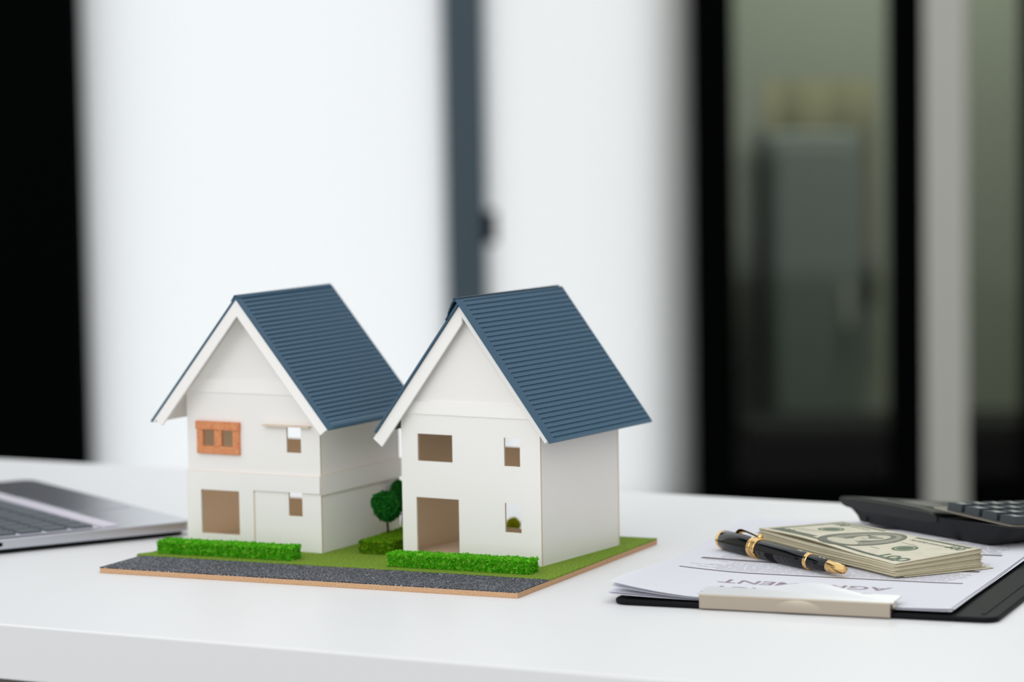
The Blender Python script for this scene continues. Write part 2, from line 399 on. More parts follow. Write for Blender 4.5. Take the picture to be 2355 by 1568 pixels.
# ------------------------------------------------------------------ model base board
BX, BY, BYAW = 0.0009, 1.8250, -0.4289
base = thing('diorama_board', 'fibreboard base with a strip of grit road and a green lawn', 'model board', (BX, BY, 0), BYAW)
q = MB(); q.box(-300.5, 0, 0, 231, 0, 3.3); q.build('board', M['mdf'], base, bevel=0.3)
q = MB(); rd = []
pts = [(-300.5, 0.2), (-0.2, 0.2), (-0.2, 50)]
n = 40
for i in range(n + 1):
    u = -0.2 - i * 300.3 / n
    if 0 < i < n: pts.append((u, 51 + random.uniform(-0.5, 0.5)))
pts.append((-300.5, 52))
q.prism(pts, lambda a, b_, t: (a, b_, t), 3.3, 3.9); q.build('road', M['asphalt'], base)
pts = [(0, 49.5)]
for i in range(1, 41):
    u = -i * 304 / 40; pts.append((u, 49.8 + 2.0 * min(1, i / 12) + random.uniform(-0.45, 0.45)))
pts += [(-306, 57), (-301, 66), (-300.8, 231), (0, 231)]
q = MB(); q.prism(pts, lambda a, b_, t: (a, b_, t), 3.35, 4.15); q.build('lawn', M['lawn'], base)

# ------------------------------------------------------------------ houses
CARD_GLOW = [M['card_glow'], M['kraft_glow'], M['card_edge']]   # same card, translucency raised to brighten the rooms inside
CARD = [M['card_thin'], M['kraft'], M['card_edge']]
TH = 1.6
Z0 = 4.0   # lawn level, the houses' local zero
def Zl(z): return z - Z0

def roof_sheet(parent, name, uc, zr, eh, he, side, v0, v1, rim, rows, cols, eave_rim=0.0, thick=0.9, under=None):
    th = math.atan2(zr - he, eh); S = math.hypot(eh, zr - he)
    d = (side * math.cos(th), -math.sin(th)); nrm = (side * math.sin(th), math.cos(th))
    per = (S - eave_rim - 1.5) / rows
    ss = [0.0, 1.5]
    hs = [0.35, 0.35]
    for r in range(rows):
        for k, hh in ((0.02, -0.15), (0.35, 0.12), (0.7, 0.42), (0.96, 0.62)):
            ss.append(1.5 + (r + k) * per); hs.append(hh)
    if eave_rim:
        e0 = S - eave_rim
        for k, hh in ((0.1, 0.2), (0.35, 0.9), (0.7, 1.0), (0.92, 0.6)):
            ss.append(e0 + k * eave_rim); hs.append(hh)
    ss.append(S); hs.append(0.3 if not eave_rim else 0.0)
    pitch = (v1 - v0 - rim) / cols
    vs = [v0, v0 + rim * 0.08, v0 + rim * 0.8, v0 + rim * 0.97]; vh = [None] * 4
    for c in range(cols):
        for k, hh in ((0.08, -0.16), (0.35, 0.10), (0.5, 0.16), (0.65, 0.10), (0.92, -0.16)):
            vs.append(v0 + rim + (c + k) * pitch); vh.append(hh)
    vs.append(v1); vh.append(None)
    q = MB(); nu = len(vs)
    def P(s, v, h): return (uc + d[0] * s + nrm[0] * h, v, Zl(zr + d[1] * s + nrm[1] * h))
    for s, h in zip(ss, hs):
        for v, w in zip(vs, vh):
            flat = w is None
            hh = 0.45 if flat else h + (0 if (eave_rim and s > S - eave_rim) else w)
            if s <= 1.5: hh = 0.4
            q.v.append(P(s, v, hh))
    nr = len(ss)
    for j in range(nr - 1):
        for i in range(nu - 1):
            a = j * nu + i; q.f.append([a, a + 1, a + nu + 1, a + nu]); q.m.append(0)
    # underside and rim
    i0 = len(q.v)
    q.v += [P(0, v0, -thick), P(0, v1, -thick), P(S, v1, -thick), P(S, v0, -thick)]
    q.f.append([i0, i0 + 1, i0 + 2, i0 + 3]); q.m.append(1)
    top = [0, nu - 1, (nr - 1) * nu + nu - 1, (nr - 1) * nu]
    edge = [[j * nu for j in range(nr)], [j * nu + nu - 1 for j in range(nr)], list(range(nu)), [(nr - 1) * nu + i for i in range(nu)]]
    q.f.append(edge[0] + [i0 + 3, i0]); q.m.append(0)
    q.f.append(edge[1] + [i0 + 2, i0 + 1]); q.m.append(0)
    q.f.append(edge[2] + [i0 + 1, i0]); q.m.append(0)
    q.f.append(edge[3] + [i0 + 2, i0 + 3]); q.m.append(0)
    return q.build(name, [M['roof'], under or M['roof_dark']], parent)

def rake_strip(uc, zr, th, side, e, w, length, s0=0.0):
    """quadrilateral in (u, z): a strip under a roof slope, mitred at the ridge"""
    c, s = math.cos(th), math.sin(th)
    d = (side * c, -s); n = (-side * s, -c)
    return [(uc, zr - e / c), (uc + d[0] * length + n[0] * e, zr + d[1] * length + n[1] * e),
            (uc + d[0] * length + n[0] * (e + w), zr + d[1] * length + n[1] * (e + w)), (uc, zr - (e + w) / c)]

def front(v0):                    # front plane map: t runs inwards
    return lambda u, z, t: (u, v0 + t, Zl(z))
def sidewall(u0, s):              # side wall map: t runs inwards
    return lambda v, z, t: (u0 + s * t, v, Zl(z))

def build_house(name, label, frame, w, d, eh, he, hr, v0, L, front_holes, back_holes, split, cfg):
    H = thing(name, label, 'model house', (frame[0], frame[1], Z0 * 0.001 + 0.00015), frame[2], 'model houses on the base board')
    uc = -w / 2; th = math.atan2(hr - he, eh); tn = math.tan(th); c = math.cos(th)
    # front and back walls with their openings, gable in front only, back left open to admit light
    q = MB(); q.panel((-w, 0, Z0, split), front_holes, front(0), 0, TH); q.build('front_wall', CARD, H)
    q = MB(); q.panel((-w, 0, Z0, split), back_holes, front(d), 0, -TH); q.build('back_wall', CARD_GLOW, H)
    q = MB(); q.panel((TH, d - TH, Z0, split), cfg.get('left_holes', []), sidewall(-w, 1), 0, TH); q.build('side_wall', CARD_GLOW, H)
    q = MB(); q.panel((TH, d - TH, Z0, split), [], sidewall(0, -1), 0, TH); q.build('side_wall', CARD, H)
    under = 1.3 / c + cfg['lining'] / c
    zw = hr - under - tn * (w / 2)
    tri = [(-w, split), (0, split), (0, max(zw, split + 0.1)), (uc, hr - under), (-w, max(zw, split + 0.1))]
    q = MB(); q.prism(tri, front(0), 0, TH, (0, 1, 2)); g = q.build('gable', CARD, H)
    q = MB(); q.box(-w + TH, -TH, TH, d - TH, 0.05, 1.4); q.build('floor_card', [M['kraft']], H)
    for side in (-1, 1):
        f0 = cfg['front_left'] if side < 0 else cfg['front_right']
        roof_sheet(H, 'roof_sheet', uc, hr, eh, he, side, f0, v0 + L, cfg['rim'], cfg['rows'], cfg['cols'], cfg['eave_rim'] if side > 0 else 0)
        if cfg['lining']:
            st = rake_strip(uc, hr, th, side, 1.0, cfg['lining'], math.hypot(eh, hr - he) - 1.0)
            q = MB(); q.prism(st, front(0), f0 + 0.6, v0 + L - 1); q.build('roof_lining', M['card'], H)
        ln, wb, vb, e0 = cfg['barge'][0 if side < 0 else 1]
        st = rake_strip(uc, hr, th, side, e0, wb, ln)
        q = MB(); q.prism(st, front(vb), 0, TH + 0.2); q.build('bargeboard', [M['card']], H, bevel=0.12, seg=1)
        st = rake_strip(uc, hr, th, side, e0, wb, ln)
        q = MB(); q.prism(st, front(v0 + L - 3), 0, TH); q.build('bargeboard', [M['card']], H)
    return H, uc, th, g

# house with the plain lower storey and the corrugated roof in focus
W2, D2 = 107.0, 102.3
cfg2 = dict(lining=0, rim=6.6, rows=31, cols=52, eave_rim=0, front_left=-8.6, front_right=-13.3,
            barge=[(118.0, 8.6, -6.9, 1.0), (109.5, 6.2, -6.9, 0.9)])
holes2 = [(-94.1, -67.0, 68.1, 86.1), (-27.2, -15.2, 68.0, 86.5), (-95.8, -62.7, 6.5, 43.9), (-27.2, -14.9, 24.8, 43.9)]
back2 = [(-99, -71, 66.3, 92), (-99, -71, 10, 44), (-66, -5, 8, 103)]  # last opening is unseen, added to let light into the rooms
F2 = (0.0169, 1.9206, -0.5506)
h2, uc2, th2, g2 = build_house('model_house', 'white card model house without wooden frame, gutterless ribbed blue roof, nearer the pen',
                               F2, W2, D2, 69.1, 86.4, 176.1, -13.3, 134.2, holes2, back2, 104.0, cfg2)
q = MB(); q.prism([(-W2 - 0.2, 99.2), (0.2, 99.2), (0.2, 104.4), (-2.4, 107.6), (-W2 + 2.4, 107.6), (-W2 - 0.2, 104.4)], front(-0.9), 0, 1.0); q.build('band', [M['card']], h2)
# lifted strip along the top of the far slope
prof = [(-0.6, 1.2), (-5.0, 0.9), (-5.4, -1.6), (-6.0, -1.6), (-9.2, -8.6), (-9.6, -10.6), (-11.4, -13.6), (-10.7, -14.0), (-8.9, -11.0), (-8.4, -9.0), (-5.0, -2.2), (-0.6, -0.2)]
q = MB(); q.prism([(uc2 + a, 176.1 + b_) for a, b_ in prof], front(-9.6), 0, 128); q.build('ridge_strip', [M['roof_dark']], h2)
# small white stub at the foot of the right bargeboard
q = MB(); st = rake_strip(uc2, 176.1, th2, 1, 1.5, 3.0, 110.5); st[0] = (st[1][0] - 5, st[1][1] + 6.5); st[3] = (st[2][0] - 5, st[2][1] + 6.5)
q.prism(st, front(-7.0), 0, 7.5); q.build('rafter_end', [M['card']], h2, bevel=0.2)

# house with the storey band, garage recess and orange window frame
W1, D1 = 106.5, 102.7
cfg1 = dict(lining=1.2, rim=5.0, rows=30, cols=50, eave_rim=6.0, front_left=-16.9, front_right=-17.3,
            barge=[(108.5, 7.2, -16.4, 1.0), (110.5, 7.2, -16.4, 1.0)])
holes1 = [(-95, -66, 70, 86), (-26.2, -14.9, 70.7, 88.0), (-95.6, -64.6, 12.6, 42.6), (-25.6, -14.8, 27.9, 44.4)]
back1 = [(-99, -72, 66.4, 92), (-99, -72, 24, 48), (-66, -5, 8, 109)]  # the large last opening is added to brighten the inside
F1 = (-0.1292, 1.9919, -0.4991)
h1, uc1, th1, g1 = build_house('model_house', 'white card model house with orange wooden window frame and storey band, nearer the laptop',
                               F1, W1, D1, 71.4, 89.6, 175.8, -16.5, 120.5, holes1, back1, 110.0, cfg1)
# overlay card of the ground floor: flush left part, band across, recess on the right
q = MB(); q.panel((-W1 - 0.8, 1.2, Z0, 55.2), [(-95.6, -64.6, 12.6, 42.6), (-53.0, 1.3, 3.9, 43.9)], front(-1.3), 0, 1.3, (0, 0, 2)); q.build('storey_band', CARD, h1)
q = MB(); q.panel((-1.3, D1 + 1.2, 43.2, 56.4), [], sidewall(1.3, -1), 0, 1.3, (0, 0, 2)); q.build('storey_band', CARD, h1)
q = MB(); q.prism([(-W1 + 1.2, 109.4), (-1.2, 109.4), (-9.6, 118.8), (-W1 + 9.6, 118.8)], front(-0.8), 0, 0.9); q.build('beam', [M['card']], h1)
for side in (-1, 1):
    st = rake_strip(uc1, 175.8, th1, side, 2.6, 6.2, 100)
    zc = 118.85
    tn = math.tan(th1); c = math.cos(th1)
    uo = (175.8 - 2.6 / c - zc) / tn; ui = (175.8 - 8.8 / c - zc) / tn
    uo = min(uo, W1 / 2)
    q = MB(); q.prism([(uc1, 175.8 - 2.6 / c), (uc1 + side * uo, zc), (uc1 + side * ui, zc), (uc1, 175.8 - 8.8 / c)], front(-0.8), 0, 0.9); q.build('rake_trim', [M['card']], h1)
# orange window: five wooden pieces
wf = MB(); wf.box(-97.4, -63.2, -2.6, 0.1, Zl(67.4), Zl(72.8)); wfo = wf.build('window_frame', [M['orange_wood']], h1, bevel=0.25)
for (a, b_, z0, z1, pr) in ((-98.0, -62.8, 84.0, 89.6, 3.0), (-97.4, -92.4, 72.8, 84.0, 2.4), (-83.2, -77.2, 72.8, 84.0, 2.4), (-68.2, -63.2, 72.8, 84.0, 2.4)):
    q = MB(); q.box(a, b_, -pr, 0.1, Zl(z0), Zl(z1)); q.build('frame_bar', [M['orange_wood']], wfo, bevel=0.25)
q = MB(); q.box(-43, -6.2, -4.5, 0.2, Zl(88.3), Zl(89.2)); q.build('lintel', [M['card_edge']], h1)
# folded ridge of the far roof sheet
prof = [(1.6, -0.6), (0.3, 1.4), (-1.2, 1.3), (-4.0, -2.8), (-3.3, -3.2), (-0.9, 0.6), (0.1, 0.6), (1.0, -1.0)]
q = MB(); q.prism([(uc1 + a, 175.8 + b_) for a, b_ in prof], front(-16.8), 0, 119); q.build('ridge_strip', [M['roof']], h1)

# ------------------------------------------------------------------ hedges, trees
def crumbs(q, pts, size):
    for (p, nrm) in pts:
        p = Vector(p); s = random.uniform(0.55, 1.25) * size
        a = Vector((random.gauss(0, 1), random.gauss(0, 1), random.gauss(0, 1))).normalized()
        b_ = a.cross(Vector((random.gauss(0, 1), random.gauss(0, 1), random.gauss(0, 1)))).normalized()
        c = a.cross(b_)
        i = len(q.v)
        q.v += [tuple(p + a * s), tuple(p + b_ * s * 0.6 + c * s * 0.25), tuple(p - a * s * 0.9), tuple(p - b_ * s * 0.6 + c * s * 0.25), tuple(p + Vector(nrm) * s * 0.9)]
        for t in ((0, 1, 4), (1, 2, 4), (2, 3, 4), (3, 0, 4)):
            q.f.append([i + k for k in t]); q.m.append(0)

def hedge(label, u0, u1, v0, v1, h, m, size=0.95, dens=2.3):
    q = MB(); cx, cy = (u0 + u1) / 2, (v0 + v1) / 2; a, b_ = (u1 - u0) / 2, (v1 - v0) / 2
    def lump(x, y, z):
        return 0.5 * math.sin(x * 0.9 + z * 0.7) + 0.4 * math.sin(y * 1.1 + x * 0.37 + 1.3) + 0.3 * math.sin(z * 1.7 + x * 1.9)
    q.box(-a + 0.9, a - 0.9, -b_ + 0.9, b_ - 0.9, 0, h - 0.9)
    P = []
    def add(n, fn):
        for _ in range(int(n)): P.append(fn())
    U = random.uniform
    def top(): x, y = U(-a, a), U(-b_, b_); return ((x, y, h + 0.35 * lump(x, y, 0) + U(-1.1, 0.45)), (0, 0, 1))
    def fr(s):
        def f(): x, z = U(-a, a), U(0.1, h); return ((x, s * (b_ + 0.35 * lump(x, 5 * s, z * 2) + U(-1.1, 0.45)), z), (0, s, 0))
        return f
    def en(s):
        def f(): y, z = U(-b_, b_), U(0.1, h); return ((s * (a + 0.35 * lump(3 * s, y, z * 2) + U(-1.1, 0.45)), y, z), (s, 0, 0))
        return f
    add(4 * a * b_ * dens, top); add(2 * a * h * dens, fr(-1)); add(2 * a * h * dens * 0.6, fr(1)); add(2 * b_ * h * dens, en(-1)); add(2 * b_ * h * dens, en(1))
    crumbs(q, P, size)
    o = q.build('hedge', m, fix=False)
    c, s = math.cos(BYAW), math.sin(BYAW)
    o.location = (BX + (cx * c - cy * s) * 0.001, BY + (cx * s + cy * c) * 0.001, 0.0042); o.rotation_euler = (0, 0, BYAW)
    return tag(o, label, 'hedge', 'foam hedges on the base board')
hedge('clipped green hedge in front of the house with the orange window frame', -294, -192, 62, 76, 8.3, M['hedge'])
hedge('clipped green hedge in front of the house nearer the pen', -121, -20, 62, 76, 8.3, M['hedge'])
hedge('olive green hedge running back between the two houses', -163.5, -141.5, 105, 200, 8.4, M['hedge_olive'])

def tree(label, loc, trunk_h, r, sq, m, n):
    t = thing('model_tree', label, 'tree', loc, 0, 'foam trees between the houses')
    q = MB(); q.tube([(0, 0, -0.6), (0.15, 0, trunk_h * 0.5), (-0.1, 0.1, trunk_h), (0.1, 0.1, trunk_h + r)], [1.0, 0.85, 0.8, 0.5], 8); q.build('trunk', M['trunk'], t, smooth=True)
    q = MB(); P = []
    blobs = [((0, 0, trunk_h + r), r)]
    for _ in range(11):
        a, e = random.uniform(0, 6.28), random.uniform(-0.7, 1.1)
        blobs.append(((0.62 * r * math.cos(a) * math.cos(e), 0.62 * r * math.sin(a) * math.cos(e), trunk_h + r + 0.62 * r * math.sin(e) * sq), r * random.uniform(0.36, 0.52)))
    for (c, rr) in blobs:
        k = int(n * (rr / r) ** 2)
        for _ in range(k):
            d = Vector((random.gauss(0, 1), random.gauss(0, 1), random.gauss(0, 1))).normalized()
            x = rr * (0.82 if rr == r else 1) * random.uniform(0.62, 1.03)
            P.append((tuple(Vector(c) + Vector((d.x * x, d.y * x, d.z * x * sq))), tuple(d)))
    crumbs(q, P, 1.25); q.build('crown', m, t, fix=False)
    return t
tree('round dark green tree planted in the olive hedge between the houses', (-0.0861, 2.0175, 0.0122), 7.2, 11.4, 0.98, M['tree'], 2600)
tree('taller dark green tree planted farther back in the olive hedge', (-0.0778, 2.066, 0.0122), 11.0, 9.6, 0.98, M['tree'], 2200)
def to_world(F, u, v):
    c, s = math.cos(F[2]), math.sin(F[2]); return (F[0] + (u * c - v * s) * 0.001, F[1] + (u * s + v * c) * 0.001)
bx_, by_ = to_world(F2, -94.0, 118.5)
q = MB(); P = []
for _ in range(2600):
    d = Vector((random.gauss(0, 1), random.gauss(0, 1), random.gauss(0, 1))).normalized()
    P.append(((d.x * 5.2 * random.uniform(0.6, 1), d.y * 5.2 * random.uniform(0.6, 1), 5.4 + d.z * 5.4 * random.uniform(0.6, 1)), tuple(d)))
q.lathe([(0.2, 1.5), (2, 3.6), (5.4, 4.4), (8.4, 3.2), (9.8, 1)], (0, 0, 0), (0, 0, 1), 16, up=(1, 0, 0)); crumbs(q, P, 0.7)
o = q.build('round_bush', M['bush'], fix=False); o.location = (bx_, by_, 0.0042)
tag(o, 'round yellow green bush on the lawn behind the house, seen through its window', 'bush')

# ------------------------------------------------------------------ laptop
LX, LY, LYAW = -0.2270, 2.1130, 0.5634
lap = thing('laptop', 'open silver laptop with dark keys beside the model houses', 'laptop', (LX, LY, 0), LYAW)
def rrect(x0, x1, y0, y1, r, n=6):
    pts = []
    for (cx, cy, a0) in ((x1 - r, y1 - r, 0), (x0 + r, y1 - r, 90), (x0 + r, y0 + r, 180), (x1 - r, y0 + r, 270)):
        for k in range(n + 1):
            a = R(a0 + 90 * k / n); pts.append((cx + r * math.cos(a), cy + r * math.sin(a)))
    return pts
flat = lambda a, b_, t: (a, b_, t)
q = MB(); q.prism(rrect(-212, 0, 0, 290, 11), flat, 3.4, 10.4); q.build('base', M['alu'], lap, smooth='auto', bevel=0.9, seg=3)
q = MB(); q.prism(rrect(-206, -5, 3.5, 286, 9), flat, 0.9, 3.5); q.build('underside_shadow', M['rubber'], lap)  # black plate stands in for the shadow under the laptop
for (x, y) in ((-190, 20), (-16, 20), (-190, 270), (-16, 270)):
    q = MB(); q.lathe([(0, 7), (2.6, 7)], (x, y, 0), (0, 0, 1), 16, up=(1, 0, 0)); q.build('foot', M['rubber'], lap)
q = MB(); q.box(-67, -54.5, 9, 281, 10.2, 11.6); q.build('palm_strip', M['alu_light'], lap, bevel=0.5)
q = MB(); q.prism(rrect(-50, -6, 92, 200, 4), flat, 10.3, 10.65); q.build('trackpad', M['alu'], lap, bevel=0.15)
q = MB(); q.box(-190, -68.5, 11, 279, 10.2, 10.6); q.build('keyboard_deck', M['alu_light'], lap)
kq = MB(); kq.box(-7.9, 7.9, -8.1, 8.1, 0, 1.5)
key0 = None
for r in range(6):
    for c in range(14):
        if r == 0 and 4 <= c <= 8:
            if c != 6: continue
            sp = MB(); sp.box(-7.9, 7.9, -46, 46, 0, 1.5); o = sp.build('key', M['keycap_grey'], lap, bevel=0.4)
        elif key0 is None:
            o = key0 = kq.build('key', M['keycap_grey'], lap, bevel=0.4)
        else:
            o = key0.copy(); COL.objects.link(o); o.parent = lap
        o.location = ((-80 - r * 19.2) * 0.001, (21.5 + c * 19.0) * 0.001, 0.0106)
for x in (-150, -168):
    q = MB(); q.prism([(px, pz) for px, pz in rrect(x - 4.6, x + 4.6, 5.6, 8.5, 1.4)], lambda a, b_, t: (a, t, b_), -0.15, 3); q.build('port', M['black_void'], lap)
lid = MB(); lid.prism(rrect(0, 204, 0, 290, 10), flat, 0, 4.5); lo_ = lid.build('lid', M['alu'], lap, smooth='auto', bevel=0.8)
lo_.location = (-0.209, 0, 0.011); lo_.rotation_euler = (0, R(-112), 0)
sc = MB(); sc.prism(rrect(8, 196, 7, 283, 4), flat, -0.4, 0.2); sc.build('screen', M['screen'], lo_)

# ------------------------------------------------------------------ clipboard and papers
CX, CY, CYAW = 0.0577, 1.7978, -0.3766
clipb = thing('clipboard', 'black leatherette clipboard with a flat metal clip under the papers', 'clipboard', (CX, CY, 0), CYAW)
q = MB(); q.prism(rrect(0, 235, 0, 318, 9), flat, 0.1, 3.4); q.build('board', M['leather'], clipb, smooth='auto', bevel=1.1, seg=3)
# stitched ridge along the right edge of the folder
q = MB(); q.box(224, 226.5, 10, 308, 3.2, 3.9); q.build('stitched_edge', M['leather'], clipb, bevel=0.3)
q = MB()
outline = [(56, -1.2), (173, -1.2), (174.5, 0.5), (174.5, 18), (173, 20)]
for k in range(0, 17):
    a = k / 16; outline.append((150 - a * 66, 20 + 15 * math.sin(math.pi * a) ** 1.2))
outline += [(56, 20), (54.5, 18), (54.5, 0.5)]
def clip_top(a, b_, t):
    z = 8.7 + 0.05 * min(b_, 20) + (0.16 * (b_ - 20) if b_ > 20 else 0)
    return (a, b_, z + t)
q.prism(outline, clip_top, 0, 1.0); q.build('clip_plate', M['nickel_lit'], clipb, bevel=0.25)
q = MB(); q.box(56, 173, -2.2, -0.4, 0.7, 9.6); q.build('clip_front', M['nickel_front'], clipb, bevel=0.5)
q = MB(); q.box(56, 173, -2.0, 16, 3.2, 4.2); q.build('clip_base', M['chrome'], clipb, bevel=0.3)
for x in (54.6, 172.4):
    q = MB(); q.lathe([(0, 2.4), (0.4, 3.0), (1.8, 3.0), (2.2, 2.4)], (x - 0.3 if x < 100 else x + 0.2, 4.5, 7.2), (1, 0, 0), 20); q.build('clip_pivot', M['chrome'], clipb, smooth='auto')
q = MB()
for k in range(6):
    for m in range(24):
        P4 = []
        for (kk, mm_) in ((k, m), (k, m + 1), (k + 1, m + 1), (k + 1, m)):
            rr, an = kk / 6, math.pi * mm_ / 24
            P4.append((117 + 15 * rr * math.cos(an), -2.2 - 0.9 * (1 - rr * rr), 1.4 + 7.2 * rr * math.sin(an)))
        q.face(P4)
q.build('clip_emboss', M['nickel_front'], clipb, smooth=True)

def paper_z(u, v, base, liftL, liftR=0.0, amp=0.25):
    z = base
    d = max(0.0, (62 - u) / 68.0)
    z += liftL * d ** 1.7 * math.exp(-((v - 0) / 120.0) ** 2)
    d2 = max(0.0, (u - 172) / 40.0)
    z += liftR * d2 ** 1.6 * math.exp(-((v - 40) / 150.0) ** 2)
    z += amp * math.sin(u * 0.021 + 0.8) * math.sin(v * 0.017)
    return z
SHEETS = [  # rotation, du, dv, base z, lift at left corner, lift right, length
    (0.052, -6, 48, 3.7, 0.6, 0.0), (0.046, -5, 10, 4.1, 1.0, 0.0), (0.018, -7, 3, 4.5, 1.6, 0.0), (0.030, -4, 5, 4.9, 2.2, 0.1),
    (-0.006, -2, 4, 5.3, 6.2, 0.3), (0.010, -1, 5.0, 5.7, 7.2, 0.6), (0.0, -3, 4.0, 6.2, 8.2, 0.8)]
names = ['lowest white paper sheet on the clipboard, pushed far back', 'second lowest paper sheet on the clipboard, turned slightly askew',
         'thin white paper sheet low in the clipped stack, left corner drooping', 'white paper sheet in the middle of the clipped stack',
         'white paper sheet two below the printed agreement sheet', 'white paper sheet directly below the printed agreement sheet',
         'printed agreement sheet on top of the clipped papers, under the pen']
top_z = None
for i, (rot, du, dv, bz, lL, lR) in enumerate(SHEETS):
    c, s = math.cos(rot), math.sin(rot)
    def fn(a, b_, rot=rot, du=du, dv=dv, bz=bz, lL=lL, lR=lR, c=c, s=s):
        x, y = a * 210, b_ * 297; u = du + x * c - y * s; v = dv + x * s + y * c
        return (u, v, paper_z(u, v, bz, lL, lR))
    q = MB(); q.grid(42, 48, fn); o = q.build('paper_sheet', M['paper'], smooth=True, fix=False)
    o.location = (CX, CY, 0); o.rotation_euler = (0, 0, CYAW)
    tag(o, names[i], 'paper')
    if i == len(SHEETS) - 1: sheet = o
def top_surface(u, v, off=0.05): return (u, v, paper_z(u, v, 6.2, 8.2, 0.8) + off)
def quadstrip(q, u0, u1, v0, v1, off=0.05, n=None):
    n = n or max(1, int((u1 - u0) / 4))
    for k in range(n):
        a = u0 + (u1 - u0) * k / n; b_ = u0 + (u1 - u0) * (k + 1) / n
        q.face([top_surface(a, v0, off), top_surface(b_, v0, off), top_surface(b_, v1, off), top_surface(a, v1, off)])
for (v0, v1) in ((139.6, 146.4), (95.4, 98.8), (206.5, 211.5), (262, 265)):
    q = MB(); quadstrip(q, 11, 193, v0, v1); q.build('printed_rule', M['ink'], sheet, fix=False)
def words(q, u0, u1, v, h):
    u = u0
    while u < u1 - 2:
        w = random.uniform(3, 11)
        quadstrip(q, u, min(u + w, u1), v, v + h, n=2); u += w + random.uniform(0.9, 1.6)
q = MB()
for v in (150, 154.5, 159, 163.5, 168, 172.5): words(q, 20 + random.uniform(0, 14), 193, v, 0.7)
for v in (215, 219.5, 224, 229, 233.5, 238, 243, 248, 253): words(q, 60, 193 - random.uniform(0, 5), v, 1.1)
q.build('printed_text', M['ink'], sheet, fix=False)['kind'] = 'stuff'
q = MB()
for v in (103, 107, 111, 115, 119, 123, 127, 131, 135): words(q, 12 + random.uniform(0, 24), 193 - random.uniform(0, 14), v, 1.3)
q.build('printed_text', M['ink_soft'], sheet, fix=False)['kind'] = 'stuff'
q = MB()
for (txt, vc) in (('CONTRACT', 41), ('AGREEMENT', 65)):
    vs, fs = text_geo(txt, 15.5, 0.25)
    wd = max(x for x, y in vs) - min(x for x, y in vs); k = 108 / wd if txt == 'AGREEMENT' else 104 / wd
    i0 = len(q.v); q.v += [top_surface(102 - x * k, vc - y * 1.12, 0.05) for x, y in vs]
    for f in fs: q.f.append([i0 + a for a in f]); q.m.append(0)
q.build('title_lettering', M['ink_title'], sheet, fix=False)

# ------------------------------------------------------------------ pen
PA = Vector((0.1363, 1.9666, 0.0064 + 0.0068)); PB = Vector((0.2043, 1.8431, 0.0064 + 0.0049))
pax = (PB - PA).normalized()
pen = thing('pen', 'black lacquer pen with gold bands and clip, leaning against the banknotes', 'pen', tuple(PA), 0)
def plathe(name, prof, m, parent=pen):
    q = MB(); q.lathe(prof, (0, 0, 0), pax, 48); return q.build(name, m, parent, smooth='auto', angle=30)
plathe('end_cap', [(0, 4.4), (0.5, 5.4), (1.4, 6.05), (4.0, 6.3), (4.4, 6.1)], M['gold'])
cap = plathe('cap', [(4.2, 6.15), (4.6, 6.3), (20, 6.5), (38.5, 6.55), (39, 6.4)], M['pen_black'])
plathe('band', [(38.4, 6.5), (38.7, 6.85), (41.6, 6.85), (41.9, 6.6)], M['gold'])
plathe('band', [(42.3, 6.6), (42.6, 6.85), (46.6, 6.8), (47.0, 6.3)], M['gold'])
plathe('barrel', [(46.6, 5.9), (60, 6.0), (80, 5.75), (100.5, 5.15), (101, 5.0)], M['pen_black'])
plathe('ring', [(100.6, 5.1), (101, 5.5), (103.6, 5.35), (104, 4.9)], M['gold'])
plathe('grip', [(103.6, 4.75), (110, 4.6), (123.6, 4.0), (124, 3.8)], M['pen_black'])
plathe('tip', [(123.6, 4.05), (124.2, 4.25), (133, 3.35), (138, 2.85), (139.6, 2.3), (140.2, 1.3)], M['gold'])
# clip on the far upper side
_pu = pax.cross(Vector((0, 0, 1))).normalized(); _pw = _pu.cross(pax)
cdir = (_pw * 0.80 + _pu * -0.60).normalized()
_side = pax.cross(cdir).normalized()
q = MB()
cl = [(13.5, 6.2, 2.3), (14.5, 8.6, 2.3), (17, 9.4, 2.2), (22, 9.2, 1.9), (30, 8.5, 1.4), (36, 7.9, 1.1), (38, 7.9, 1.1)]
for j in range(len(cl) - 1):
    (t0, r0, w0), (t1, r1, w1) = cl[j], cl[j + 1]
    ring = lambda t, r, w: [pax * t + cdir * r + _side * w, pax * t + cdir * (r + 0.4) + _side * w * 0.5, pax * t + cdir * (r + 0.4) - _side * w * 0.5, pax * t + cdir * r - _side * w, pax * t + cdir * (r - 0.7)]
    A, B = ring(t0, r0, w0), ring(t1, r1, w1)
    for k in range(5): q.face([A[k], A[(k + 1) % 5], B[(k + 1) % 5], B[k]])
    if j == 0: q.face(A)
    if j == len(cl) - 2: q.face(B)
cp_ = q.build('clip', M['gold'], pen, smooth='auto')
bm = bmesh.new(); bmesh.ops.create_icosphere(bm, subdivisions=3, radius=0.0021); me = bpy.data.meshes.new('clip_ball'); bm.to_mesh(me); bm.free()
for p in me.polygons: p.use_smooth = True
me.materials.append(M['gold']); o = bpy.data.objects.new('clip_ball', me); COL.objects.link(o); o.parent = cp_
o.location = (pax * 38.6 + cdir * 7.9) * 0.001

